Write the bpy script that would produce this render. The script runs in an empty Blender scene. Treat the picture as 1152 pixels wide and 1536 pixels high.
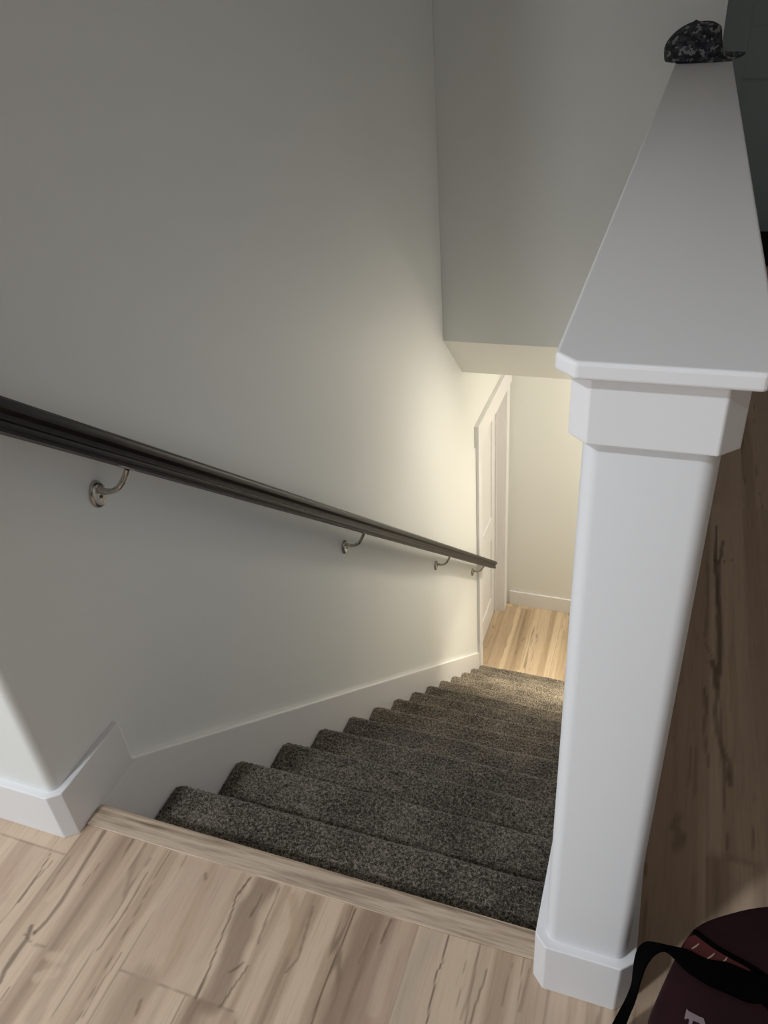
import bpy, bmesh, math, random
import numpy as np
from mathutils import Vector, Matrix
random.seed(7)
S = bpy.context.scene
COL = S.collection

# ---------------------------------------------------------------- dimensions
XW, XS = -0.027, -0.012          # stair wall plane, face of its skirt / baseboard
XR, XR2 = 0.921, 1.045           # half wall, stair side and hall side
XSR = 0.9065                     # face of the skirt on the half wall
YE = -0.0565                     # end of both walls at the head of the stairs
RISE, RUN, NSTEP = 0.19868, 0.2392, 14
ZL = -15 * RISE                  # lower floor
YH = 2.725                       # wall over the stairs
ZC = -0.345                      # lower ceiling
YLE = 4.31                       # end wall of the landing
CEIL = 2.75

# ---------------------------------------------------------------- helpers
def tag(o, label=None, cat=None, group=None, kind=None):
    if label: o['label'] = label
    if cat: o['category'] = cat
    if group: o['group'] = group
    if kind: o['kind'] = kind
    return o

def empty(name, loc=(0, 0, 0)):
    o = bpy.data.objects.new(name, None)
    o.empty_display_size = 0.05
    COL.objects.link(o); o.location = loc
    return o

def link(name, me, mat, parent=None, smooth=False):
    if mat and not me.materials: me.materials.append(mat)
    if smooth:
        me.polygons.foreach_set('use_smooth', [True] * len(me.polygons))
    o = bpy.data.objects.new(name, me); COL.objects.link(o)
    if parent:
        o.parent = parent
        o.location = -Vector(parent.location) if parent.type == 'EMPTY' else (0, 0, 0)
    return o

def build(name, bm, mat, parent=None, smooth=False, bevel=0, seg=2, angle=40):
    bmesh.ops.recalc_face_normals(bm, faces=bm.faces[:])
    me = bpy.data.meshes.new(name); bm.to_mesh(me); bm.free()
    o = link(name, me, mat, parent, smooth)
    if bevel:
        b = o.modifiers.new('bevel', 'BEVEL'); b.width = bevel; b.segments = seg
        b.limit_method = 'ANGLE'; b.angle_limit = math.radians(35)
        b.harden_normals = False
    if smooth:
        try:
            me.set_sharp_from_angle(angle=math.radians(angle))
        except Exception: pass
    return o

def box(bm, x0, x1, y0, y1, z0, z1):
    v = [bm.verts.new(p) for p in ((x0,y0,z0),(x1,y0,z0),(x1,y1,z0),(x0,y1,z0),(x0,y0,z1),(x1,y0,z1),(x1,y1,z1),(x0,y1,z1))]
    for f in ((0,3,2,1),(4,5,6,7),(0,1,5,4),(1,2,6,5),(2,3,7,6),(3,0,4,7)): bm.faces.new([v[i] for i in f])

def prism(bm, pts, h0, h1, axis='z'):
    """polygon of 2-D points extruded along an axis (z: xy points, x: yz points, y: xz points)"""
    def P(p, h):
        return {'z': (p[0], p[1], h), 'x': (h, p[0], p[1]), 'y': (p[0], h, p[1])}[axis]
    a = [bm.verts.new(P(p, h0)) for p in pts]; b = [bm.verts.new(P(p, h1)) for p in pts]
    n = len(pts)
    bm.faces.new(a); bm.faces.new(b[::-1])
    for i in range(n): bm.faces.new((a[i], b[i], b[(i+1) % n], a[(i+1) % n]))

def arc(cx, cy, r, a0, a1, n=8):
    return [(cx + r*math.cos(math.radians(a0 + (a1-a0)*i/n)), cy + r*math.sin(math.radians(a0 + (a1-a0)*i/n))) for i in range(n+1)]

def tube(bm, pts, rad, n=14, caps=True):
    pts = [Vector(p) for p in pts]
    rads = rad if isinstance(rad, (list, tuple)) else [rad]*len(pts)
    rings = []; up = None
    for i, p in enumerate(pts):
        t = (pts[min(i+1, len(pts)-1)] - pts[max(i-1, 0)]).normalized()
        if up is None:
            up = t.orthogonal().normalized()
        up = (up - t*up.dot(t)).normalized(); w = t.cross(up)
        rings.append([bm.verts.new(p + (up*math.cos(2*math.pi*k/n) + w*math.sin(2*math.pi*k/n))*rads[i]) for k in range(n)])
    for a, b in zip(rings, rings[1:]):
        for k in range(n): bm.faces.new((a[k], a[(k+1)%n], b[(k+1)%n], b[k]))
    if caps:
        bm.faces.new(rings[0][::-1]); bm.faces.new(rings[-1])

def loft(bm, rings, cap0=True, cap1=True):
    R = [[bm.verts.new(p) for p in r] for r in rings]
    n = len(R[0])
    for a, b in zip(R, R[1:]):
        for k in range(n): bm.faces.new((a[k], a[(k+1)%n], b[(k+1)%n], b[k]))
    if cap0: bm.faces.new(R[0][::-1])
    if cap1: bm.faces.new(R[-1])
    return R

def ribbon(bm, edge_a, edge_b, thick):
    """a webbing band of real thickness between two 3-D edge lines"""
    A = [Vector(p) for p in edge_a]; B = [Vector(p) for p in edge_b]; n = len(A)
    rings = []
    for i in range(n):
        t = (A[min(i+1,n-1)]+B[min(i+1,n-1)]-A[max(i-1,0)]-B[max(i-1,0)]).normalized()
        w = (B[i]-A[i]).normalized(); nn = t.cross(w).normalized()*thick*.5
        rings.append([A[i]+nn, B[i]+nn, B[i]-nn, A[i]-nn])
    loft(bm, rings)

def catmull(pts, m=6):
    P = [np.array(p, float) for p in pts]; out = []
    for i in range(len(P)-1):
        p0, p1, p2, p3 = P[max(i-1,0)], P[i], P[i+1], P[min(i+2,len(P)-1)]
        for k in range(m):
            t = k/m
            out.append(tuple(.5*((2*p1)+(-p0+p2)*t+(2*p0-5*p1+4*p2-p3)*t*t+(-p0+3*p1-3*p2+p3)*t**3)))
    out.append(tuple(P[-1])); return out

# ---------------------------------------------------------------- numpy noise
def _hash(i, j, s):
    n = (i.astype(np.int64)*374761393 + j.astype(np.int64)*668265263 + int(s)*974634541) & 0xffffffff
    n = ((n ^ (n >> 13)) * 1274126177) & 0xffffffff
    n = (n ^ (n >> 16)) & 0xffffffff
    return n / 4294967295.0
def vnoise(x, y, s=0):
    x = np.asarray(x, float); y = np.asarray(y, float)
    i = np.floor(x); j = np.floor(y); fx = x-i; fy = y-j
    fx = fx*fx*(3-2*fx); fy = fy*fy*(3-2*fy)
    a = _hash(i, j, s); b = _hash(i+1, j, s); c = _hash(i, j+1, s); d = _hash(i+1, j+1, s)
    return (a*(1-fx)+b*fx)*(1-fy)+(c*(1-fx)+d*fx)*fy
def fbm(x, y, s=0, o=4):
    t = 0; w = .5; n = 0
    for k in range(o):
        t = t + w*vnoise(x*2**k, y*2**k, s+k*17); n += w; w *= .5
    return t/n
def sst(a, b, x):
    t = np.clip((x-a)/(b-a), 0, 1); return t*t*(3-2*t)

# ---------------------------------------------------------------- materials
def mat(name):
    m = bpy.data.materials.new(name); m.use_nodes = True
    nt = m.node_tree; b = nt.nodes['Principled BSDF']
    return m, nt, b
def N(nt, t, **kw):
    n = nt.nodes.new(t)
    for k, v in kw.items():
        if hasattr(n, k): setattr(n, k, v)
        else: n.inputs[k].default_value = v
    return n
def bump(nt, b, height, strength=.2, dist=.001):
    bp = N(nt, 'ShaderNodeBump'); bp.inputs['Strength'].default_value = strength; bp.inputs['Distance'].default_value = dist
    nt.links.new(height, bp.inputs['Height']); nt.links.new(bp.outputs[0], b.inputs['Normal'])
def coords(nt, scale=(1,1,1)):
    tc = N(nt, 'ShaderNodeTexCoord'); mp = N(nt, 'ShaderNodeMapping'); mp.inputs['Scale'].default_value = scale
    nt.links.new(tc.outputs['Object'], mp.inputs['Vector']); return mp.outputs[0]
def noise(nt, vec, scale, detail=3, rough=.5):
    n = N(nt, 'ShaderNodeTexNoise'); n.inputs['Scale'].default_value = scale; n.inputs['Detail'].default_value = detail
    n.inputs['Roughness'].default_value = rough; nt.links.new(vec, n.inputs['Vector']); return n.outputs['Fac']
def ramp(nt, fac, stops, interp='LINEAR'):
    r = N(nt, 'ShaderNodeValToRGB'); r.color_ramp.interpolation = interp
    e = r.color_ramp.elements
    while len(e) < len(stops): e.new(.5)
    for k, (p, c) in enumerate(stops):
        e[k].position = p; e[k].color = (*c, 1)
    nt.links.new(fac, r.inputs['Fac']); return r.outputs['Color']

def paint(name, col, rough=.5, tex=0.0, scale=160):
    m, nt, b = mat(name)
    b.inputs['Base Color'].default_value = (*col, 1); b.inputs['Roughness'].default_value = rough
    v = coords(nt); h = noise(nt, v, scale, 3, .55)
    if tex: bump(nt, b, h, tex, .0012)
    return m
M_wall = paint('wall_paint', (.775, .79, .78), .6, .22, 140)
M_soffit = paint('textured_drywall', (.80, .80, .765), .6, 1.0, 55)
M_trim = paint('trim_paint', (.77, .765, .78), .38, .03, 300)
M_post = paint('half_wall_paint', (.755, .765, .79), .5, .12, 140)
M_ceil = paint('ceiling_paint', (.78, .78, .77), .8, .3, 120)

def wood_mat(name, rough=.42):
    m, nt, b = mat(name)
    at = N(nt, 'ShaderNodeAttribute'); at.attribute_name = 'wood'
    v = coords(nt, (160, 9, 160)); g = noise(nt, v, 1.0, 5, .65)
    c = ramp(nt, g, [(.25, (.80, .78, .76)), (.5, (1, 1, 1)), (.78, (1.06, 1.06, 1.06))])
    mx = N(nt, 'ShaderNodeMix', data_type='RGBA', blend_type='MULTIPLY'); mx.inputs['Factor'].default_value = .85
    nt.links.new(at.outputs['Color'], mx.inputs[6]); nt.links.new(c, mx.inputs[7])
    nt.links.new(mx.outputs[2], b.inputs['Base Color'])
    b.inputs['Roughness'].default_value = rough
    bump(nt, b, g, .12, .0006)
    return m
M_floor = wood_mat('vinyl_plank')
def wood_mat_x(name):
    m, nt, b = mat(name)
    v = coords(nt, (4, 150, 150)); g = noise(nt, v, 1.0, 5, .65)
    v2 = coords(nt, (2.6, 45, 45)); g2 = noise(nt, v2, 1.0, 4, .65)
    c = ramp(nt, g2, [(.34, (.17, .118, .082)), (.44, (.39, .29, .215)), (.55, (.56, .44, .335)), (.68, (.33, .25, .19))])
    d = ramp(nt, g, [(.30, (.50, .46, .42)), (.45, (1, 1, 1)), (.8, (1.05, 1.05, 1.05))])
    mx = N(nt, 'ShaderNodeMix', data_type='RGBA', blend_type='MULTIPLY'); mx.inputs['Factor'].default_value = .8
    nt.links.new(c, mx.inputs[6]); nt.links.new(d, mx.inputs[7]); nt.links.new(mx.outputs[2], b.inputs['Base Color'])
    b.inputs['Roughness'].default_value = .45; bump(nt, b, g, .1, .0006)
    return m
M_nosing = wood_mat_x('nosing_wood')

def carpet_mat():
    m, nt, b = mat('carpet_pile')
    v = coords(nt); n1 = noise(nt, v, 420, 2, .6); n2 = noise(nt, v, 150, 3, .6); n3 = noise(nt, v, 7, 2, .5)
    a = N(nt, 'ShaderNodeMath', operation='MULTIPLY_ADD'); nt.links.new(n2, a.inputs[0]); a.inputs[1].default_value = .55
    s = N(nt, 'ShaderNodeMath', operation='MULTIPLY'); nt.links.new(n1, s.inputs[0]); s.inputs[1].default_value = .6
    nt.links.new(s.outputs[0], a.inputs[2])
    a2 = N(nt, 'ShaderNodeMath', operation='MULTIPLY_ADD'); nt.links.new(n3, a2.inputs[0]); a2.inputs[1].default_value = .16; nt.links.new(a.outputs[0], a2.inputs[2])
    c = ramp(nt, a2.outputs[0], [(.51, (.0125, .0115, .010)), (.60, (.050, .0435, .036)), (.69, (.155, .134, .106)), (.78, (.36, .315, .255))])
    nt.links.new(c, b.inputs['Base Color']); b.inputs['Roughness'].default_value = .95
    b.inputs['Specular IOR Level'].default_value = .12
    b.inputs['Sheen Weight'].default_value = .25; b.inputs['Sheen Roughness'].default_value = .5
    bump(nt, b, a.outputs[0], .8, .003)
    return m
M_carpet = carpet_mat()

def rail_mat():
    m, nt, b = mat('dark_stained_wood')
    v = coords(nt, (60, 6, 60)); g = noise(nt, v, 1, 4, .6)
    c = ramp(nt, g, [(.3, (.006, .005, .0045)), (.6, (.014, .011, .009)), (.8, (.028, .021, .017))])
    nt.links.new(c, b.inputs['Base Color']); b.inputs['Roughness'].default_value = .40
    b.inputs['Specular IOR Level'].default_value = .27
    return m
M_rail = rail_mat()
def metal(name, col, rough):
    m, nt, b = mat(name); b.inputs['Base Color'].default_value = (*col, 1); b.inputs['Metallic'].default_value = 1
    v = coords(nt, (900, 40, 40)); h = noise(nt, v, 1, 2, .5)
    r = ramp(nt, h, [(.3, (rough-.06,)*3), (.7, (rough+.08,)*3)]); nt.links.new(r, b.inputs['Roughness'])
    return m
M_nickel = metal('brushed_nickel', (.46, .43, .385), .24)
M_screw = metal('dark_screw', (.16, .14, .12), .4)

def fabric(name, col, col2, rough=.7, scale=700, weave=.25, spec=.18):
    m, nt, b = mat(name); v = coords(nt); h = noise(nt, v, scale, 2, .6); h2 = noise(nt, v, 18, 3, .5)
    c = ramp(nt, h2, [(.3, col), (.7, col2)]); nt.links.new(c, b.inputs['Base Color']); b.inputs['Roughness'].default_value = rough
    b.inputs['Specular IOR Level'].default_value = spec
    bump(nt, b, h, weave, .0008); return m
M_maroon = fabric('maroon_nylon', (.014, .0034, .005), (.021, .005, .0075), .7)
M_maroon_shiny = fabric('maroon_satin', (.068, .017, .017), (.10, .026, .025), .4)
M_black = fabric('black_webbing', (.0008, .0008, .0009), (.0015, .0015, .0016), .9, 900, .4, .03)
M_letter = fabric('pale_print', (.21, .165, .185), (.25, .20, .22), .6, 500, .15)
M_highlight = fabric('cream_highlight', (.42, .29, .23), (.5, .36, .28), .5, 500, .1)  # pale colour standing in for shine on the pocket strip
M_mat = fabric('black_rubber', (.006, .006, .006), (.012, .012, .012), .85, 300, .4)
M_door = paint('dark_grey_door_paint', (.37, .46, .47), .45, .04, 200)

def camo():
    m, nt, b = mat('camouflage_cotton')
    v = coords(nt, (1, 1, 1))
    n1 = noise(nt, coords(nt, (34, 34, 44)), 1, 2, .55); n2 = noise(nt, coords(nt, (42, 38, 50)), 1.2, 2, .5)
    c1 = ramp(nt, n1, [(0, (.010, .011, .016)), (.44, (.024, .026, .034)), (.53, (.055, .055, .062)), (.62, (.010, .011, .016))], 'CONSTANT')
    c2 = ramp(nt, n2, [(0, (0, 0, 0)), (.585, (1, 1, 1))], 'CONSTANT')
    mx = N(nt, 'ShaderNodeMix', data_type='RGBA'); nt.links.new(c2, mx.inputs[0]); nt.links.new(c1, mx.inputs[6]); mx.inputs[7].default_value = (.20, .20, .205, 1)
    nt.links.new(mx.outputs[2], b.inputs['Base Color']); b.inputs['Roughness'].default_value = .85
    bump(nt, b, noise(nt, v, 900, 2), .25, .0006)
    return m
M_camo = camo()

# ---------------------------------------------------------------- wood floor colours
PW, PX0 = 0.2365, 0.2275
JOINT = {}
def plank_offset(ix):
    tab = {-2: -.10, -1: -.62, 0: -.2563, 1: -.80, 2: -.45, 3: .5024, 4: .2545, 5: .9}
    return np.vectorize(lambda k: tab.get(int(k), (int(k)*0.377) % 1.2))(ix)
# streaks on the boards: (points, half width, tone, strength)
STREAKS = []
LIGHT = np.array((.585, .482, .375)); MID = np.array((.435, .340, .255)); BROWN = np.array((.245, .180, .132)); DARK = np.array((.120, .085, .062))
PINK = np.array((.47, .36, .295))
def wood_color(x, y, seed=0, streaks=(), contrast=.72):
    ix = np.floor((x-PX0)/PW); off = plank_offset(ix)
    iy = np.floor((y-off)/1.22)
    pid = _hash(ix, iy, 31+seed)
    u = (x-PX0)/PW-ix
    wx = x + .012*(fbm(x*3+pid*40, y*1.6+pid*90, 5+seed, 3)-.5) + .02*(vnoise(x*1.5+pid*9, y*.9+pid*33, 8+seed)-.5)
    b1 = vnoise(wx*26+pid*57, y*.55+pid*11, 11+seed); b2 = fbm(wx*60+pid*23, y*1.1+pid*71, 13+seed, 3)
    t = .62*b1+.38*b2 + .22*(pid-.5)
    t = (t-.5)*contrast+.5
    c = LIGHT[None]*0 + LIGHT
    c = c*(1-sst(.40, .56, t))[:, None] + MID*(sst(.40, .56, t))[:, None]
    w = (.85*sst(.60, .78, t))[:, None]; c = c*(1-w)+BROWN*w
    pk = (.45*sst(.5, .8, vnoise(wx*14+pid*77, y*.8+pid*3, 23+seed)))[:, None]; c = c*(1-pk)+PINK*pk
    rid = np.abs(fbm(wx*17+pid*31, y*1.0+pid*19, 41+seed, 3)-.5)
    msk = sst(.52, .66, vnoise(x*9+pid*13, y*1.7+pid*7, 47+seed))
    w = (.55*(1-sst(.003, .011, rid))*msk)[:, None]; c = c*(1-w)+DARK*w
    # joints between the boards
    gap = np.minimum(u, 1-u)*PW; gy = np.minimum(np.mod(y-off, 1.22), 1.22-np.mod(y-off, 1.22))
    w = (.42*(1-sst(.0006, .0024, np.minimum(gap, gy))))[:, None]; c = c*(1-w)+DARK*w
    for pts, hw, tone, st in streaks:
        P = np.array(pts)
        d = np.full(len(x), 9.0)
        for a, b in zip(P, P[1:]):
            e = b-a; L = max(e@e, 1e-12)
            k = np.clip(((x-a[0])*e[0]+(y-a[1])*e[1])/L, 0, 1)
            d = np.minimum(d, np.hypot(x-a[0]-k*e[0], (y-a[1]-k*e[1])))
        d = d*(.75+.5*vnoise(x*90, y*30, 71))
        w = (st*(1-sst(hw*.45, hw*1.15, d)))[:, None]; c = c*(1-w)+np.array(tone)*w
    return np.clip(c*np.array((1.04, .965, .915)), 0, 1)

def grid_part(x0, x1, y0, y1, z, dx, dy):
    nx = max(1, int(round((x1-x0)/dx))); ny = max(1, int(round((y1-y0)/dy)))
    X, Y = np.meshgrid(np.linspace(x0, x1, nx+1), np.linspace(y0, y1, ny+1))
    co = np.stack([X.ravel(), Y.ravel(), np.full(X.size, z)], 1)
    i = np.arange(nx)[None]+np.arange(ny)[:, None]*(nx+1); i = i.ravel()
    return co, np.stack([i, i+1, i+nx+2, i+nx+1], 1)

def floor_mesh(name, zones, z, thick, seed, streaks, mat_):
    cos, fcs, n = [], [], 0
    for (x0, x1, y0, y1, dx, dy) in zones:
        c, f = grid_part(x0, x1, y0, y1, z, dx, dy); cos.append(c); fcs.append(f+n); n += len(c)
        # underside and edges of the slab
        s = np.array([(x0,y0,z),(x1,y0,z),(x1,y1,z),(x0,y1,z),(x0,y0,z-thick),(x1,y0,z-thick),(x1,y1,z-thick),(x0,y1,z-thick)])
        q = np.array([(4,7,6,5),(0,4,5,1),(1,5,6,2),(2,6,7,3),(3,7,4,0)]); cos.append(s); fcs.append(q+n); n += 8
    co = np.concatenate(cos); fa = np.concatenate(fcs)
    me = bpy.data.meshes.new(name); me.from_pydata(co.tolist(), [], fa.tolist()); me.update()
    col = wood_color(co[:, 0], co[:, 1], seed, streaks)
    if seed == 3: col = np.clip(col*np.array((.99, 1.04, 1.0)), 0, 1)
    at = me.attributes.new('wood', 'FLOAT_COLOR', 'POINT')
    at.data.foreach_set('color', np.concatenate([col, np.ones((len(col), 1))], 1).astype(np.float32).ravel())
    return link(name, me, mat_)

#STREAKS_HERE
MIDB = MID*.92; TAN = np.array((.44, .345, .245)); PALE = np.array((.46, .40, .32)); PINKT = np.array((.47, .345, .28)); TAN2 = np.array((.40, .31, .22))
STREAKS_UP = [
    ([(0.1487, -0.0398), (0.1436, -0.1306), (0.139, -0.2136), (0.128, -0.2749), (0.1359, -0.3663)], 0.017, MIDB, 0.6),
    ([(0.2306, -0.0635), (0.2276, -0.1102), (0.2186, -0.1614), (0.2134, -0.1999), (0.216, -0.2476), (0.2177, -0.3052), (0.2166, -0.3494)], 0.0085, LIGHT, 0.8),
    ([(0.0231, -0.0433), (0.0297, -0.1289), (0.0196, -0.188)], 0.007, LIGHT, 0.8),
    ([(0.2896, -0.0354), (0.2951, -0.0997), (0.3074, -0.2194), (0.3008, -0.255)], 0.013, TAN, 0.55),
    ([(0.2782, -0.2579), (0.2705, -0.2967), (0.2675, -0.3334)], 0.035, MIDB, 0.75),
    ([(0.4043, -0.0395), (0.3941, -0.089), (0.4003, -0.1336), (0.4101, -0.1876), (0.4122, -0.2504)], 0.026, BROWN, 0.75),
    ([(0.4676, -0.113), (0.4623, -0.1883), (0.4634, -0.2519)], 0.013, LIGHT, 0.8),
    ([(0.3691, -0.2003), (0.3332, -0.2449), (0.3376, -0.3113)], 0.01, LIGHT, 0.4),
    ([(0.4677, -0.0328), (0.4686, -0.1082), (0.4695, -0.1777)], 0.015, LIGHT, 0.7),
    ([(0.4649, -0.0483), (0.4956, -0.1044), (0.5035, -0.1417)], 0.011, TAN, 0.6),
    ([(0.6173, -0.0399), (0.6178, -0.0848), (0.6155, -0.1489), (0.6135, -0.2244)], 0.026, BROWN, 0.62),
    ([(0.7318, -0.0366), (0.7156, -0.0847), (0.7149, -0.1499), (0.7182, -0.1915)], 0.019, PALE, 0.6),
    ([(0.6749, -0.0406), (0.6705, -0.1071), (0.6727, -0.1862)], 0.013, LIGHT, 0.45),
    ([(0.7806, -0.0391), (0.7792, -0.0981), (0.783, -0.1711)], 0.015, LIGHT, 0.4),
    ([(-0.1013, -0.1629), (-0.0754, -0.2117)], 0.02, PINKT, 0.5),
    ([(0.0899, -0.2736), (0.1182, -0.2692)], 0.011, LIGHT, 0.6),
    ([(0.0943, -0.3108), (0.1222, -0.2938)], 0.011, LIGHT, 0.6),
    ([(0.0344, -0.0343), (0.0404, -0.1205), (0.0455, -0.185), (0.0437, -0.2241), (0.0372, -0.2494)], 0.0045, BROWN, 0.9),
    ([(-0.0407, -0.1071), (-0.0361, -0.1487), (-0.0323, -0.2111)], 0.0015, DARK, 0.8),
    ([(-0.0262, -0.1191), (-0.0362, -0.1899), (-0.0376, -0.2536)], 0.0015, DARK, 0.6),
    ([(-0.0009, -0.0897), (0.0035, -0.1753)], 0.0015, BROWN, 0.8),
    ([(0.0232, -0.2407), (0.0311, -0.2604), (0.03, -0.2921), (0.0311, -0.3178), (0.0375, -0.3369)], 0.0055, DARK, 0.75),
    ([(0.0196, -0.2548), (0.045, -0.2652), (0.0742, -0.2643)], 0.002, DARK, 0.5),
    ([(0.0347, -0.2465), (0.0374, -0.2484)], 0.003, DARK, 0.9),
    ([(0.0599, -0.3382), (0.0605, -0.3624)], 0.002, DARK, 0.6),
    ([(0.1713, -0.0865), (0.1753, -0.1602), (0.1715, -0.2218), (0.1694, -0.2403)], 0.002, BROWN, 0.8),
    ([(0.2143, -0.2308), (0.2111, -0.2829), (0.2129, -0.3383)], 0.0015, BROWN, 0.7),
    ([(0.0682, -0.0963), (0.0644, -0.1443)], 0.0015, BROWN, 0.7),
    ([(0.1607, -0.058), (0.1602, -0.0741)], 0.004, BROWN, 0.5),
    ([(0.2825, -0.0557), (0.2876, -0.0645)], 0.004, BROWN, 0.7),
    ([(0.2934, -0.2876), (0.2975, -0.3078)], 0.004, BROWN, 0.9),
    ([(0.3697, -0.0373), (0.3613, -0.0797), (0.3681, -0.1064), (0.3729, -0.1644), (0.3795, -0.2181), (0.3806, -0.2563)], 0.002, DARK, 0.85),
    ([(0.4073, -0.0608), (0.4047, -0.1047)], 0.002, DARK, 0.6),
    ([(0.4305, -0.1813), (0.4231, -0.1942), (0.4139, -0.2033)], 0.0025, DARK, 0.7),
    ([(0.4415, -0.1843), (0.4334, -0.2218), (0.4271, -0.2563)], 0.002, DARK, 0.7),
    ([(0.4328, -0.0409), (0.4347, -0.0955), (0.4396, -0.1439)], 0.002, DARK, 0.55),
    ([(0.507, -0.0547), (0.5152, -0.1163), (0.5191, -0.1454), (0.5092, -0.1737)], 0.0025, BROWN, 0.8),
    ([(0.5841, -0.0351), (0.5829, -0.0777), (0.58, -0.16), (0.5822, -0.2343)], 0.002, DARK, 0.9),
    ([(0.6512, -0.0351), (0.6489, -0.0575), (0.6477, -0.0799)], 0.0025, DARK, 0.7),
    ([(0.6257, -0.0691), (0.6228, -0.1218)], 0.0015, DARK, 0.4),
    ([(0.7558, -0.0327), (0.7582, -0.08), (0.7539, -0.0978), (0.7568, -0.1368), (0.759, -0.1786)], 0.00175, DARK, 0.9),
    ([(0.8123, -0.0465), (0.8129, -0.0996), (0.8105, -0.1542)], 0.002, BROWN, 0.5),
    ([(0.8324, -0.0694), (0.8309, -0.098), (0.8287, -0.1143), (0.8254, -0.1577)], 0.00175, DARK, 0.7),
    ([(0.8706, -0.0452), (0.8692, -0.0781), (0.8694, -0.117)], 0.0015, BROWN, 0.7),
    ([(0.8998, -0.0485), (0.8968, -0.1159)], 0.003, BROWN, 0.5),
    ([(1.1913, 1.3537), (1.1889, 1.2662), (1.1872, 1.1786)], 0.00455, DARK, 0.85),
    ([(1.1872, 1.1786), (1.1913, 1.0974), (1.1945, 1.0115), (1.1965, 0.896), (1.1977, 0.798), (1.1961, 0.7288)], 0.00715, DARK, 0.8),
    ([(1.2081, 1.2821), (1.2054, 1.2151), (1.193, 1.159)], 0.00325, DARK, 0.75),
    ([(1.1727, 1.175), (1.1913, 1.169), (1.2308, 1.1913)], 0.00195, DARK, 0.7),
    ([(1.1657, 1.1733), (1.1707, 1.053), (1.1688, 0.9411), (1.1644, 0.8539)], 0.00455, BROWN, 0.6),
    ([(1.162, 0.8368), (1.1827, 0.7862)], 0.0039, BROWN, 0.6),
    ([(1.1802, 0.7777), (1.1878, 0.7452), (1.1912, 0.6894)], 0.00715, DARK, 0.8),
    ([(1.1926, 0.6769), (1.1879, 0.6134), (1.1925, 0.5557), (1.2013, 0.5083), (1.2141, 0.4761), (1.2177, 0.42)], 0.00585, DARK, 0.55),
    ([(1.1639, 0.6798), (1.1624, 0.6063), (1.1678, 0.5361), (1.1765, 0.4536)], 0.0026, DARK, 0.5),
    ([(1.1639, 0.6798), (1.1714, 0.643), (1.169, 0.5948)], 0.0026, DARK, 0.5),
    ([(1.1391, 0.503), (1.1374, 0.3968)], 0.0026, DARK, 0.5),
    ([(1.1504, 0.5), (1.1506, 0.3785)], 0.0039, BROWN, 0.6),
    ([(1.205, 0.7574), (1.2391, 0.7568)], 0.0013, DARK, 0.5),
    ([(1.1208, 0.3219), (1.1136, 0.294), (1.1305, 0.2789), (1.1194, 0.2511)], 0.0091, BROWN, 0.7),
    ([(1.2632, 0.7543), (1.2543, 0.5355), (1.2439, 0.3894)], 0.026, PALE, 0.35),
]
STREAKS_LOW = [
    ([(0.1879, 4.279), (0.2022, 4.0528), (0.2109, 3.864), (0.2279, 3.5733)], 0.024, TAN2, 0.7),
    ([(0.1582, 4.2862), (0.1759, 4.0459), (0.1767, 3.855), (0.1991, 3.5655)], 0.003, BROWN, 0.5),
    ([(0.2238, 4.2882), (0.2382, 4.0066), (0.245, 3.873), (0.2452, 3.6402)], 0.003, BROWN, 0.5),
    ([(0.3808, 4.2409), (0.394, 4.0473), (0.4023, 3.7837)], 0.0165, TAN2, 0.6),
    ([(0.2109, 3.9109), (0.1999, 3.8744)], 0.009, BROWN, 0.6),
    ([(-0.0612, 3.9913), (-0.0482, 3.9666)], 0.00675, BROWN, 0.8),
    ([(-0.0452, 3.8913), (-0.0578, 3.7267)], 0.0045, BROWN, 0.6),
    ([(0.0723, 3.9221), (0.0854, 3.6481)], 0.003, BROWN, 0.5),
    ([(-0.0017, 4.2304), (-0.0055, 4.0269)], 0.0075, TAN2, 0.6),
]

o = floor_mesh('floor', [(-.66, 1.045, -.62, 0.0, .0028, .0036), (1.045, 1.66, -.62, 4.6, .005, .012),
                         (-4, -.66, -6, 0.0, .05, .2), (-.66, 1.66, -6, -.62, .05, .2), (1.66, 4.6, -6, 4.6, .05, .2)],
               0.0, .25, 0, STREAKS_UP, M_floor)
tag(o, 'beige wood plank floor at the top of the stairs', 'floor', kind='structure')
o = floor_mesh('floor_lower', [(-.2, .95, 3.25, 4.4, .005, .012), (.95, 2.5, 3.25, 4.4, .05, .1)], ZL, .1, 3, STREAKS_LOW, M_floor)
tag(o, 'warm lit wood plank floor at the foot of the stairs', 'floor', kind='structure')

# nosing board along the floor edge
bm = bmesh.new()
prof = [(-.0312, -.02), (-.0312, .0035)] + [(-.0302, .0045)] + [(.0100, .0045)] + arc(.0100, -.0075, .0120, 90, -90, 8) + [(.004, -.0195), (.004, -.02)]
prism(bm, prof, XS+.001, XSR-.0005, 'x')
o = build('trim_1', bm, M_nosing, smooth=True); tag(o, 'wood nosing board along the floor edge above the first carpeted step', 'stair nosing', kind='structure')

# ---------------------------------------------------------------- walls
R = .018
bm = bmesh.new()
corner = arc(XW-R, YE+R, R, -90, 0, 8)
lower = [(-4, YE)] + corner + [(XW, 3.42), (XW-.20, 3.42), (XW-.20, 4.19), (XW, 4.19), (XW, 5.0), (-4, 5.0)]
upper = [(-4, YE)] + corner + [(XW, 5.0), (-4, 5.0)]
prism(bm, lower, ZL-.1, -.947); prism(bm, upper, -.947, CEIL)
o = build('wall_left', bm, M_wall, smooth=True, angle=30); tag(o, 'pale grey wall along the left of the stairs carrying the handrail', 'wall', kind='structure')

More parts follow.
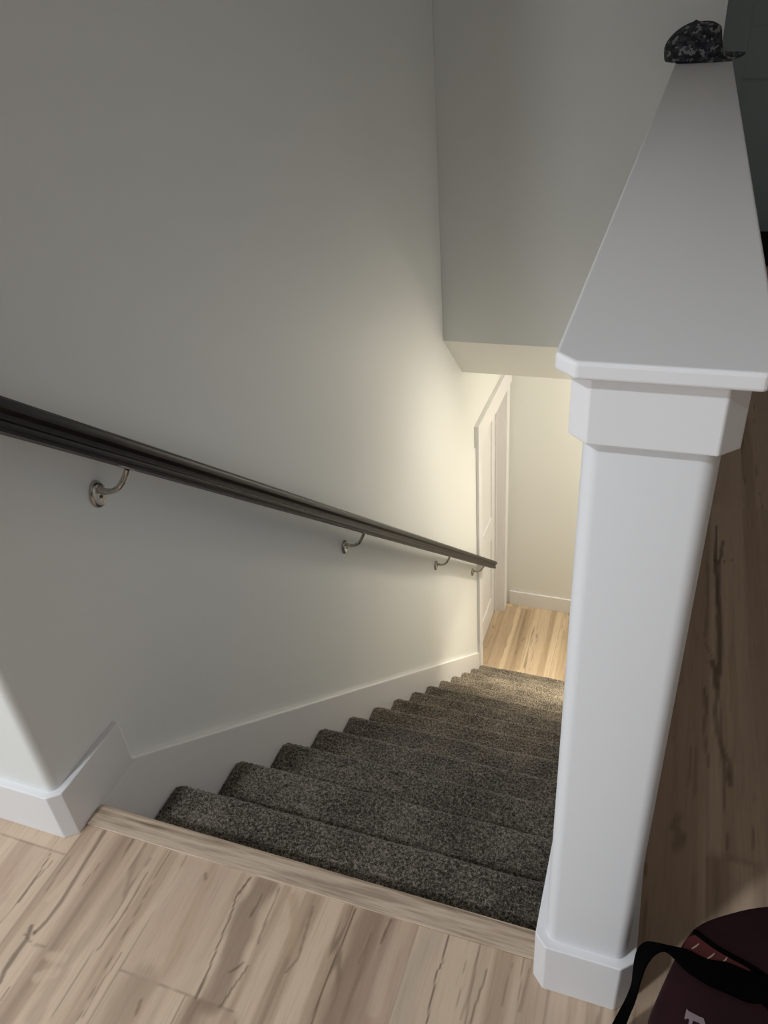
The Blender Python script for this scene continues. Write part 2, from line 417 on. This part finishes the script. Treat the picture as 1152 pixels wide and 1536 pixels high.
bm = bmesh.new()
pl = [(XR, 3.30), (XR, YE+R)] + arc(XR+R, YE+R, R, 180, 270, 8)[1:] + arc(XR2-R, YE+R, R, 270, 360, 8) + [(XR2, 3.30)]
prism(bm, pl, ZL-.1, 1.0835)
o = build('wall_right', bm, M_post, smooth=True, angle=30); tag(o, 'white half wall with rounded end beside the stairs under a white cap', 'half wall', kind='structure')

# wall above the stairs with its sloped underside
bm = bmesh.new()
yz = [(YH, CEIL), (YH, -.0385), (3.06, ZC), (3.06, ZC-.001), (4.7, ZC-.001), (4.7, CEIL)]
prism(bm, [(YH, CEIL), (YH, -.0385), (3.06, ZC), (4.7, ZC), (4.7, CEIL)], XW, XR2-.006, 'x')
me_ = bm
o = build('wall_over_stairs', bm, M_wall, bevel=.002); tag(o, 'dim grey wall over the stairs ending in a sloped underside', 'wall', kind='structure')
o.data.materials.append(M_soffit)
for p in o.data.polygons:
    if p.normal.z < -.2: p.material_index = 1

bm = bmesh.new(); box(bm, -.3, 2.6, YLE, YLE+.12, ZL-.1, ZC)
o = build('wall_landing', bm, M_wall); tag(o, 'warm lit end wall at the foot of the stairs', 'wall', kind='structure')
bm = bmesh.new(); box(bm, XR2-.006, 2.6, 3.0, YLE, ZC, ZC+.08)
o = build('ceiling_lower', bm, M_ceil); tag(o, 'white ceiling of the lower hall beyond the stairs', 'ceiling', kind='structure')
bm = bmesh.new(); box(bm, 2.5, 2.6, 3.0, YLE, ZL-.1, ZC)
box(bm, XR2, 2.6, 2.95, 3.05, ZL-.1, ZC)
o = build('wall_lower', bm, M_wall); tag(o, 'white walls of the lower hall beside the stairs', 'wall', kind='structure')

# upper hall: end wall, side wall, ceiling
bm = bmesh.new(); box(bm, XR2-.006, 1.046, 4.6, 4.7, 0, CEIL); box(bm, 1.905, 4.6, 4.6, 4.7, 0, CEIL); box(bm, 1.046, 1.905, 4.6, 4.7, 2.05, CEIL)
o = build('wall_hall', bm, M_wall); tag(o, 'grey wall around the dark panelled door at the end of the upper hall', 'wall', kind='structure')
bm = bmesh.new(); box(bm, 4.6, 4.7, -6, 4.7, -.25, CEIL)
o = build('wall_side', bm, M_wall); tag(o, 'grey wall along the right of the upper hall', 'wall', kind='structure')
bm = bmesh.new(); box(bm, -4, 4.7, -6, 4.7, CEIL, CEIL+.1)
o = build('ceiling', bm, M_ceil); tag(o, 'white ceiling over the upper hall and stairs', 'ceiling', kind='structure')

# ---------------------------------------------------------------- baseboards, skirts and caps
T = .0150; BH = .127
bm = bmesh.new()
# front run, chamfered corner, short return on the stair wall
yf = YE-T
prism(bm, [(-4, yf), (-.035, yf), (XS, yf+.0195), (XS, .1345), (XW-.003, .1345), (XW-.003, YE+R), (XW-R, YE+.003), (-4, YE+.003)], 0.0, BH)
o = build('baseboard_left', bm, M_trim, bevel=.0022, seg=2); tag(o, 'white baseboard wrapping the left wall corner beside the stairs', 'baseboard', kind='structure')

def ztop(y): return .0175-.8335*(y-.1244)
def skirt(x0, x1):
    b = bmesh.new()
    prism(b, [(-.024, -.021), (.004, -.021), (.004, -.0005), (.1335, -.0005), (.1345, ztop(.1345)), (3.3395, ztop(3.3395)), (3.3395, ZL), (3.05, ZL), (-.024, -.35)], x0, x1, 'x')
    return b
o = build('trim_2', skirt(XW+.0002, XS), M_trim, bevel=.002); tag(o, 'white skirt board running down the left side of the carpeted steps', 'skirt board', kind='structure')
o = build('trim_3', skirt(XSR, XR-.0002), M_trim, bevel=.002); tag(o, 'white skirt board between the carpeted steps and the half wall', 'skirt board', kind='structure')

bm = bmesh.new()
x0, x1, yb = XSR, 1.0585, YE-.0142
ch = .0185
prism(bm, [(x0, .1345), (x0, yb+ch), (x0+ch, yb), (x1-ch-.002, yb), (x1, yb+ch), (x1, 4.6), (XR2-.004, 4.6), (XR2-.004, YE+R), (XR2-R, YE+.004), (XR+R, YE+.004), (XR+.004, YE+R), (XR+.004, .1345)], 0.0, BH)
o = build('baseboard_right', bm, M_trim, bevel=.0022); tag(o, 'white baseboard wrapping the foot of the half wall end', 'baseboard', kind='structure')

bm = bmesh.new()
x0, x1, yb = .9080, 1.0585, YE-.0142
prism(bm, [(x0, YH), (x0, yb+ch), (x0+ch, yb), (x1-ch, yb), (x1, yb+ch), (x1, YH), (XR2-.004, YH), (XR2-.004, YE+R), (XR2-R, YE+.004), (XR+R, YE+.004), (XR+.004, YE+R), (XR+.004, YH)], 1.0135, 1.0830)
o = build('trim_4', bm, M_trim, bevel=.0016); tag(o, 'white apron band around the half wall just under its cap', 'trim', kind='structure')
bm = bmesh.new()
c0, c1, yc = .8945, 1.0755, YE-.0300; cc = .019
prism(bm, [(c0, YH), (c0, yc+cc), (c0+cc, yc), (c1-cc*.6, yc), (c1, yc+cc*.6), (c1, YH)], 1.0835, 1.1005)
o = build('trim_5', bm, M_trim, bevel=.0035, seg=3); tag(o, 'long white cap board on top of the half wall', 'wall cap', kind='structure')

bm = bmesh.new(); box(bm, .012, 2.5, YLE-.0145, YLE-.0002, ZL, ZL+.137)
o = build('baseboard_landing', bm, M_trim, bevel=.002); tag(o, 'white baseboard along the end wall at the foot of the stairs', 'baseboard', kind='structure')

# ---------------------------------------------------------------- carpeted stairs
stairs = empty('staircase', (.45, 0, ZL))
tag(stairs, 'straight flight of stairs in dark grey brown carpet going down', 'stairs')
NB = .0245   # nosing overhang
def step_profile(k, d):
    """surface line (y, z) from the back of tread k over its nosing and down the riser"""
    r = .021; y1 = k*RUN; z = -k*RISE; yr = y1-NB
    line = [((k-1)*RUN-NB-.002, z), (y1-r, z)]
    line += arc(y1-r, z-r, r, 90, -60, 14)[1:]
    line += [(yr+.002, z-.052), (yr, z-.065), (yr, z-RISE-.002)]
    L = np.array(line); s = np.r_[0, np.cumsum(np.hypot(*np.diff(L, axis=0).T))]
    n = int(s[-1]/d); q = np.linspace(0, s[-1], n+1)
    P = np.stack([np.interp(q, s, L[:, 0]), np.interp(q, s, L[:, 1])], 1)
    t = np.gradient(P, axis=0); t /= np.linalg.norm(t, axis=1)[:, None]
    return P, np.stack([-t[:, 1], t[:, 0]], 1)*1.0
def step_mesh(name, P, Nn, d, seed):
    w0, w1 = XS+.001, XSR-.001
    nx = int((w1-w0)/d); n = len(P)
    xs = np.linspace(w0, w1, nx+1)
    I, Xg = np.meshgrid(np.arange(n), xs, indexing='ij')
    a = (I*d); rng = np.random.default_rng(seed)
    h = .0030*(fbm(Xg/.0062, a/.0062, seed, 2)-.5)*2 + .0012*(rng.random(I.shape)-.5)*2
    h += .0035*(fbm(Xg/.09, a/.09, seed+5, 2)-.5)
    edge = np.minimum(Xg-w0, w1-Xg); h -= .008*(1-sst(0, .016, edge))
    y = P[I, 0]+Nn[I, 0]*h; z = P[I, 1]+Nn[I, 1]*h
    x = Xg+.0016*(rng.random(I.shape)-.5)
    x[:, 0] = w0; x[:, -1] = w1
    co = np.stack([x.ravel(), y.ravel(), z.ravel()], 1)
    i = (np.arange(nx)[None]+np.arange(n-1)[:, None]*(nx+1)).ravel()
    fa = np.stack([i, i+1, i+nx+2, i+nx+1], 1)
    # closing back: the wooden body behind the pile, as one box shaped fan
    me = bpy.data.meshes.new(name)
    nv = len(co); nf = len(fa)
    # side and back closure
    bk = P.copy(); yb0 = P[0, 0]; zb1 = P[-1, 1]
    ex = np.array([(w0, yb0, zb1), (w1, yb0, zb1)])
    co = np.concatenate([co, ex]); A, B = nv, nv+1
    loops = fa.ravel().tolist(); starts = list(range(0, nf*4, 4)); tot = [4]*nf
    l = [r*(nx+1) for r in range(n)]; rr = [r*(nx+1)+nx for r in range(n)]
    for poly in (l+[A], rr[::-1]+[B], [0]+[A, B]+[nx], ):
        starts.append(len(loops)); tot.append(len(poly)); loops += poly
    me.vertices.add(len(co)); me.vertices.foreach_set('co', co.ravel())
    me.loops.add(len(loops)); me.loops.foreach_set('vertex_index', loops)
    me.polygons.add(len(starts)); me.polygons.foreach_set('loop_start', starts)
    me.update(calc_edges=True); me.validate()
    return me
# first riser under the floor edge
yr0 = -.0225
L = np.array([(yr0, -.020), (yr0, -RISE-.002)]); nn = 90
P = np.stack([np.linspace(L[0, 0], L[1, 0], nn), np.linspace(L[0, 1], L[1, 1], nn)], 1)
P[:, 0] += .001
me = step_mesh('carpeted_riser', np.concatenate([P]), np.tile([[1.0, 0.0]], (nn, 1)), (RISE-.018)/nn, 99)
rs = link('carpeted_riser', me, M_carpet, stairs)
for k in range(1, NSTEP+1):
    d = .0021 if k <= 3 else (.0028 if k <= 6 else .004)
    P, Nn = step_profile(k, d)
    if k == 1: pass
    me = step_mesh('carpeted_step', P, Nn, d, 100+k)
    link('carpeted_step', me, M_carpet, stairs)

# ---------------------------------------------------------------- handrail
SL = -.8330; ANG = math.atan(SL); XC = .049
def rail_top(y): return .9878+SL*y
TY, TZ = math.cos(ANG), math.sin(ANG)       # along the rail, downhill
NY, NZ = -TZ, TY                            # up, square to the rail
def rp(s_y, u, v):
    """point of the rail: s_y = y on the top line, u = sideways, v = depth below the top"""
    z = rail_top(s_y); return (XC+u, s_y-NY*v, z-NZ*v)
rail = empty('handrail', (XC, .02, rail_top(.02)))
tag(rail, 'dark brown wooden handrail on four nickel brackets along the left wall', 'handrail')
half = [(0, 0), (.012, .0006), (.020, .0028), (.0255, .0075), (.0275, .014), (.0268, .0195), (.0235, .0225), (.0195, .0262), (.0180, .031), (.0182, .0345), (.0205, .0368), (.0232, .0385), (.0240, .0425), (.0232, .0465), (.0215, .0480), (.0205, .0530), (0, .0530)]
ringp = half[:-1] + [(-u, v) for u, v in half[::-1]][:-1]
bm = bmesh.new()
loft(bm, [[rp(y, u, v) for u, v in ringp] for y in (.015, .9, 1.8, 2.7, 3.512)])
build('rail', bm, M_rail, rail, smooth=True, angle=28)
BR = [(.293, .6005), (1.3577, -.2889), (2.4305, -1.1800), (3.2067, -1.8178)]
for (by, bz) in BR:
    br = None
    # rosette on the wall
    bm = bmesh.new(); rings = []
    for (dx, k) in ((0, 1.0), (.004, 1.0), (.0072, .93), (.0095, .80), (.0102, .55)):
        rings.append([(XW+dx, by+.0215*k*math.cos(a), bz+.0290*k*math.sin(a)) for a in [2*math.pi*i/28 for i in range(28)]])
    loft(bm, rings)
    ros = build('bracket', bm, M_nickel, rail, smooth=True, angle=50)
    ros['label'] = 'brushed nickel wall bracket'
    # arm: straight out from the rosette, then curving up to the rail
    yt = by+.018
    zb = rail_top(yt+NY*.053)-NZ*.053            # underside of the rail at that place
    path = catmull([(XW+.006, by, bz+.013), (XW+.020, by, bz+.0100), (XW+.035, by+.001, bz+.0105), (XW+.049, by+.003, bz+.0160), (XW+.061, by+.006, bz+.0265), (XC-.0055, yt-.003, (bz+.03+zb)/2), (XC, yt, zb-.003)], 5)
    bm = bmesh.new(); n = len(path)
    tube(bm, path, [.0078-.0022*min(1, i/(n*.35)) for i in range(n)], 14)
    build('arm', bm, M_nickel, ros, smooth=True)
    ros.children[-1].location = (0, 0, 0)
    # saddle plate under the rail
    bm = bmesh.new(); q = []
    for v in (.0530, .0560):
        q.append([(XC+.0095*math.cos(a)*1.0, 0, 0) for a in [0]])
    rings = []
    for v, k in ((.0530, 1), (.0552, 1), (.0562, .8)):
        rr_ = []
        for i in range(24):
            a = 2*math.pi*i/24; su = .010*k*math.cos(a); sl = .027*k*math.sin(a)
            y0_ = yt+NY*.053; p = rp(y0_, su, v); rr_.append((p[0], p[1]+TY*sl, p[2]+TZ*sl))
        rings.append(rr_)
    loft(bm, rings); build('saddle', bm, M_nickel, ros, smooth=True)
    bm = bmesh.new(); rings = []
    for dx, k in ((.0095, 1.0), (.0118, 1.0), (.0126, .7), (.0110, .35)):
        rings.append([(XW+dx, by+.0032*k*math.cos(a), bz-.004+.0032*k*math.sin(a)) for a in [2*math.pi*i/14 for i in range(14)]])
    loft(bm, rings); build('screw', bm, M_screw, ros, smooth=True)

# ---------------------------------------------------------------- lower door in the left wall
XD = -.090
d1 = empty('door_1', (XD, 3.80, ZL)); tag(d1, 'white two panel door with white casing in the left wall at the foot of the stairs', 'door', kind='structure')
def panel_door(parent, plane, a0, a1, z0, z1, stile, rails, thick, m, axis):
    """slab with recessed panels: rails = list of (z0, z1) openings above z0"""
    def B(bm, p0, p1, q0, q1, r0, r1):
        if axis == 'x': box(bm, p0, p1, q0, q1, r0, r1)
        else: box(bm, q0, q1, p0, p1, r0, r1)
    sg = 1 if axis == 'x' else -1          # visible side
    f = plane; k = plane-sg*thick
    lo, hi = min(f, k), max(f, k)
    bm = bmesh.new()
    B(bm, lo, hi, a0, a0+stile, z0, z1); B(bm, lo, hi, a1-stile, a1, z0, z1)
    zs = [z0]+[z for ab in rails for z in ab]+[z1]
    for i in range(0, len(zs), 2): B(bm, lo, hi, a0+stile, a1-stile, zs[i], zs[i+1])
    slab = build('door_frame', bm, m, parent, bevel=.0012)
    for (r0, r1) in rails:
        bm = bmesh.new(); g = f-sg*.010
        B(bm, min(g, k+sg*.004), max(g, k+sg*.004), a0+stile-.004, a1-stile+.004, r0-.004, r1+.004)
        build('panel', bm, m, parent)
panel_door(d1, XD, 3.4225, 4.1875, ZL+.008, -.950, .115, [(-2.766, -2.170), (-1.967, -1.075)], .035, M_trim, 'x')
bm = bmesh.new()
for (ya, yb_) in ((3.4205, 3.4255), (4.1850, 4.1898)):
    box(bm, XD-.05, XW+.002, ya, yb_, ZL, -.9475)
box(bm, XD-.05, XW+.002, 3.4255, 4.1850, -.9525, -.9475)
box(bm, XD+.001, XD+.013, 4.172, 4.185, ZL, -.9525)
build('jamb', bm, M_trim, d1, bevel=.0008)
for (ya, yb_) in ((3.340, 3.424), (4.186, 4.276)):
    bm = bmesh.new(); box(bm, XW+.0003, XW+.0187, ya, yb_, ZL, -.947); build('casing_leg', bm, M_trim, d1, bevel=.0015)
bm = bmesh.new(); box(bm, XW+.0003, XW+.0262, 3.312, 4.297, -.947, -.802); build('casing_head', bm, M_trim, d1, bevel=.0015)

# ---------------------------------------------------------------- dark door at the end of the upper hall
d2 = empty('door_2', (1.495, 4.6, 0)); tag(d2, 'dark grey two panel door at the end of the upper hall', 'door', kind='structure')
panel_door(d2, 4.602, 1.05, 1.90, .006, 2.04, .150, [(.232, .830), (1.080, 1.93)], .04, M_door, 'y')
bm = bmesh.new()
tube(bm, [(1.835, 4.602, .95), (1.835, 4.575, .95)], .025, 20); build('door_knob_rose', bm, M_nickel, d2, smooth=True)
bm = bmesh.new(); bmesh.ops.create_uvsphere(bm, u_segments=20, v_segments=12, radius=.028, matrix=Matrix.Translation((1.835, 4.555, .95)))
build('door_knob', bm, M_nickel, d2, smooth=True)

bm = bmesh.new(); box(bm, 1.10, 1.90, 3.92, 4.59, .0005, .012)
o = build('doormat', bm, M_mat, bevel=.004); tag(o, 'black doormat on the floor at the foot of the dark hall door', 'doormat')

# ---------------------------------------------------------------- camouflage cap on the far end of the wall cap
HX, HY, HZ = .955, 2.535, 1.1005
hat = empty('baseball_cap', (HX, HY, HZ)); tag(hat, 'dark camouflage baseball cap lying on the far end of the white wall cap', 'hat')
HP = [(.000, -.0970, .0870, .074), (.008, -.0990, .0880, .0745), (.030, -.1025, .0870, .0745), (.046, -.1050, .0830, .0738), (.052, -.1020, .0815, .073), (.066, -.0965, .0785, .071), (.080, -.0850, .0768, .066), (.093, -.0700, .0750, .058), (.104, -.0520, .0690, .046), (.111, -.0350, .0560, .033), (.1150, -.0240, .0380, .020), (.1165, -.0120, .0200, .009)]
NA = 56
def crown_ring(zh, xb, xf, hw):
    out = []
    for i in range(NA):
        a = 2*math.pi*i/NA; c, s = math.cos(a), math.sin(a)
        e = .92
        cx = (xb+xf)/2; rx = (xf-xb)/2
        wob = 1+.018*math.sin(a*3+zh*60)+.012*math.sin(a*7+zh*90)
        out.append((HX+cx+rx*math.copysign(abs(c)**e, c), HY+hw*math.copysign(abs(s)**e, s)*wob, HZ+zh+.0015*math.sin(a*5+zh*40)*(zh > .02)))
    return out
bm = bmesh.new(); loft(bm, [crown_ring(*h) for h in HP])
cr = build('crown', bm, M_camo, hat, smooth=True, angle=70)
sb = cr.modifiers.new('sub', 'SUBSURF'); sb.levels = sb.render_levels = 1
bm = bmesh.new(); bmesh.ops.create_uvsphere(bm, u_segments=16, v_segments=8, radius=.0075, matrix=Matrix.Translation((HX-.010, HY, HZ+.1172)) @ Matrix.Diagonal((1, 1, .6, 1)))
build('button', bm, M_camo, hat, smooth=True)
# visor, curved down at its sides
bm = bmesh.new(); rows = []
NU, NV = 22, 9
for j in range(NV+1):
    row = []
    for i in range(NU+1):
        a = -1+2*i/NU
        ya = .071*a
        xin = .012+.071*math.sqrt(max(0, 1-(a*.98)**2)); xout = .071+.088*math.sqrt(max(0, 1-abs(a)**2.6))
        xin = min(xin+.000, xout)
        t = j/NV; xx = xin+(xout-xin)*t
        zz = .0035+.023*(1-abs(a)**1.9)*(1-.28*t)
        row.append((xx, ya*(1+.05*math.sin(math.pi*t)), zz))
    rows.append(row)
top = [[bm.verts.new((HX+p[0], HY+p[1], HZ+p[2])) for p in r] for r in rows]
bot = [[bm.verts.new((HX+p[0], HY+p[1], HZ+p[2]-.003)) for p in r] for r in rows]
for j in range(NV):
    for i in range(NU):
        bm.faces.new((top[j][i], top[j][i+1], top[j+1][i+1], top[j+1][i])); bm.faces.new((bot[j][i], bot[j+1][i], bot[j+1][i+1], bot[j][i+1]))
for j in range(NV):
    bm.faces.new((top[j][0], top[j+1][0], bot[j+1][0], bot[j][0])); bm.faces.new((top[j][NU], bot[j][NU], bot[j+1][NU], top[j+1][NU]))
for i in range(NU):
    bm.faces.new((top[NV][i], top[NV][i+1], bot[NV][i+1], bot[NV][i])); bm.faces.new((top[0][i], bot[0][i], bot[0][i+1], top[0][i+1]))
bmesh.ops.remove_doubles(bm, verts=bm.verts[:], dist=1e-5)
build('visor', bm, M_camo, hat, smooth=True, angle=60)

# ---------------------------------------------------------------- maroon bag on the hall floor
STRAP_A = [(1.2126, -0.0908, 0.257), (1.1901, -0.0912, 0.258), (1.1637, -0.0881, 0.259), (1.1387, -0.0913, 0.259), (1.1165, -0.0855, 0.258), (1.1097, -0.0848, 0.257), (1.0893, -0.0836, 0.252), (1.0701, -0.0813, 0.246), (1.0602, -0.0823, 0.24), (1.0545, -0.0858, 0.228), (1.052, -0.0921, 0.213), (1.0525, -0.0988, 0.185), (1.0533, -0.1014, 0.16), (1.0495, -0.1047, 0.125), (1.0424, -0.107, 0.08), (1.0334, -0.1187, 0.04), (1.026, -0.1359, 0.008)]
STRAP_B = [(1.2066, -0.1271, 0.257), (1.1889, -0.1314, 0.258), (1.1665, -0.1287, 0.259), (1.1406, -0.1247, 0.259), (1.1173, -0.1156, 0.258), (1.1056, -0.1072, 0.257), (1.0927, -0.0959, 0.254), (1.0848, -0.0929, 0.25), (1.0752, -0.0975, 0.244), (1.0677, -0.1052, 0.234), (1.0642, -0.1103, 0.22), (1.0621, -0.1126, 0.19), (1.0619, -0.1116, 0.165), (1.0605, -0.1127, 0.125), (1.0577, -0.1121, 0.085), (1.0511, -0.1248, 0.045), (1.0453, -0.1361, 0.012)]
PIPE = [(1.1226, -0.0532, 0.2535), (1.1305, -0.0566, 0.2535), (1.1495, -0.0664, 0.2535), (1.1697, -0.0733, 0.2535), (1.1911, -0.0796, 0.2535), (1.2144, -0.0896, 0.2535)]
PANEL = [(1.1153, -0.064), (1.129, -0.0549), (1.1498, -0.0643), (1.17, -0.0712), (1.1954, -0.0847), (1.1903, -0.0907), (1.1649, -0.0869), (1.1397, -0.0902), (1.1201, -0.0852), (1.1097, -0.0828)]
FOLDS = [[(1.1212, -0.0789, 0.2535), (1.1302, -0.069, 0.2535)], [(1.1411, -0.0868, 0.2535), (1.1503, -0.0764, 0.2535)], [(1.1604, -0.0854, 0.2535), (1.1663, -0.0766, 0.2535)]]
LETTER = [(1.117, -0.1592), (1.1191, -0.1614), (1.1324, -0.1643), (1.1375, -0.1648), (1.1397, -0.171), (1.141, -0.177), (1.1375, -0.1829), (1.1304, -0.1843), (1.1241, -0.1831), (1.1227, -0.1923), (1.1259, -0.1945), (1.1244, -0.1988), (1.1134, -0.1968), (1.1148, -0.1924), (1.1175, -0.1916), (1.1198, -0.1772), (1.1206, -0.1711), (1.1184, -0.1706), (1.116, -0.1727), (1.1147, -0.172)]
HOLE = [(1.1248, -0.1719), (1.1325, -0.1724), (1.1339, -0.1772), (1.1311, -0.1793), (1.1236, -0.1776)]

bag = empty('duffel_bag', (1.34, -.2, 0)); tag(bag, 'maroon duffel bag with black straps on the floor beside the half wall', 'bag')
OUT = [(1.0745,-.190),(1.0747,-.1776),(1.0803,-.159),(1.0956,-.113),(1.1120,-.0700),(1.1305,-.0385),(1.1650,-.0120),(1.2205,.0175),(1.30,.038),(1.42,.045),(1.54,.03),(1.60,-.03),(1.62,-.2),(1.60,-.36),(1.54,-.42),(1.35,-.44),(1.18,-.43),(1.10,-.39),(1.076,-.30)]
OUT = catmull([(*p, 0) for p in OUT+[OUT[0]]], 5)[:-1]
CX, CY = 1.345, -.20
def bag_ring(k, z, inset=0.0):
    r = []
    for (x, y, _) in OUT:
        dx, dy = x-CX, y-CY; L = math.hypot(dx, dy); s = (k*L-inset)/L
        w = .004*math.sin(x*41+z*30)*math.sin(y*37)*(z > .02)*(1 if z < .2 else 0)
        r.append((CX+dx*(s+w), CY+dy*(s+w), z))
    return r
bm = bmesh.new()
loft(bm, [bag_ring(.97, .0, .012), bag_ring(.985, .006, .004), bag_ring(.99, .03), bag_ring(.985, .09), bag_ring(.985, .15), bag_ring(.995, .20), bag_ring(1.0, .225), bag_ring(1.005, .240, .0), bag_ring(1.005, .2475, .003), bag_ring(1.0, .2505, .008), bag_ring(.70, .2508), bag_ring(.35, .254), bag_ring(.06, .256)])
bb = build('body', bm, M_maroon, bag, smooth=True, angle=80)
bm = bmesh.new(); prism(bm, PANEL, .2500, .2522)
build('pocket', bm, M_maroon_shiny, bag, bevel=.0008)['label'] = 'shiny dark red pocket strip'
for a, b in FOLDS:  # thin pale cords modelled as the highlights on the shiny strip
    bm = bmesh.new(); tube(bm, [(*a[:2], .2523), ((a[0]+b[0])/2+.0008, (a[1]+b[1])/2, .2527), (*b[:2], .2523)], [.0007, .0011, .0006], 8)
    build('highlight', bm, M_highlight, bag, smooth=True)['label'] = 'pale piping line'
bm = bmesh.new(); tube(bm, catmull([(p[0], p[1], .2522) for p in PIPE]+[(1.30, -.135, .252), (1.42, -.20, .252)], 5), .0036, 10)
build('edging', bm, M_black, bag, smooth=True)['label'] = 'black edging cord'
bm = bmesh.new()
A = catmull(STRAP_A, 4); B = catmull(STRAP_B, 4)
ribbon(bm, [(1.42, -.20, .2565), (1.30, -.145, .2575)]+A, [(1.40, -.25, .2565), (1.28, -.185, .2575)]+B, .003)
build('strap', bm, M_black, bag, smooth=True, angle=50)['label'] = 'black webbing strap looping to the floor'
bm = bmesh.new()
prism(bm, LETTER, .2502, .2518)
lt = build('letter', bm, M_letter, bag); lt['label'] = 'pale printed block letter'
bm = bmesh.new(); prism(bm, HOLE, .2503, .2521); build('letter_counter', bm, M_maroon, lt)
lt.children[-1].location = (0, 0, 0)
# band seam round the bag
bm = bmesh.new(); tube(bm, [(x+(CX-x)*.0, y+(CY-y)*.0, .226) for x, y, z in OUT]+[(OUT[0][0], OUT[0][1], .226)], .0016, 6, caps=False)
build('seam', bm, M_maroon, bag, smooth=True)


# ---------------------------------------------------------------- light
LK = dict(down=13.0, soff=10.2, warm=27, room=84, near=43, world=.05)
W = bpy.data.worlds.new('World'); S.world = W; W.use_nodes = True
bgn = W.node_tree.nodes['Background']; bgn.inputs['Color'].default_value = (.78, .88, 1, 1); bgn.inputs['Strength'].default_value = LK['world']
def area(name, loc, target, sx, sy, power, col, spread=180):
    if power <= 0: return
    l = bpy.data.lights.new(name, 'AREA'); l.shape = 'RECTANGLE'; l.size = sx; l.size_y = sy; l.energy = power; l.color = col; l.spread = math.radians(spread)
    o = bpy.data.objects.new(name, l); COL.objects.link(o); o.location = loc
    o.rotation_euler = (Vector(target)-Vector(loc)).to_track_quat('-Z', 'Y').to_euler(); return o
area('landing_light', (1.5, 3.85, ZC-.012), (1.5, 3.85, -2), .15, .15, LK['warm'], (1.0, .90, .72))
area('step_light', (.78, 3.22, -.36), (.82, 2.86, -2), .10, .10, LK['down'], (1.0, .86, .64), 62)
area('soffit_light', (.76, 2.80, -.122), (.76, 2.80-.82, -.122-.57), .30, .22, LK['soff'], (1.0, .89, .71))
area('room_light', (-2.6, -3.4, 1.7), (.4, 0, .6), 1.8, 1.8, LK['room'], (.87, .95, 1.0))
area('ceiling_light', (-.28, -1.70, CEIL-.02), (-.28, -1.70, 0), .16, .16, LK['near'], (.90, .955, 1.0))

# ---------------------------------------------------------------- camera
Rm = np.array([[0.94129221, 0.32939353, -0.07395184], [0.12459122, -0.54254598, -0.83073515], [-0.31376105, 0.77275078, -0.55173384]])
Cc = (0.98503614, -0.71966443, 1.37145259)
cam = bpy.data.cameras.new('camera'); co_ = bpy.data.objects.new('camera', cam); COL.objects.link(co_)
X_, Y_, Z_ = Rm[0], -Rm[1], -Rm[2]
Mx = Matrix(((X_[0], Y_[0], Z_[0], Cc[0]), (X_[1], Y_[1], Z_[1], Cc[1]), (X_[2], Y_[2], Z_[2], Cc[2]), (0, 0, 0, 1)))
co_.matrix_world = Mx
cam.sensor_fit = 'VERTICAL'; cam.sensor_height = 36; cam.sensor_width = 27; cam.lens = 1170.20333/1536*36; cam.clip_start = .02
S.camera = co_
S.view_settings.view_transform = 'Standard'; S.view_settings.look = 'None'; S.view_settings.gamma = 1; S.view_settings.exposure = 0.0
S.view_settings.use_curve_mapping = False
S.cycles.use_denoising = True
S.cycles.max_bounces = 10; S.cycles.diffuse_bounces = 8
S.cycles.sample_clamp_indirect = 4
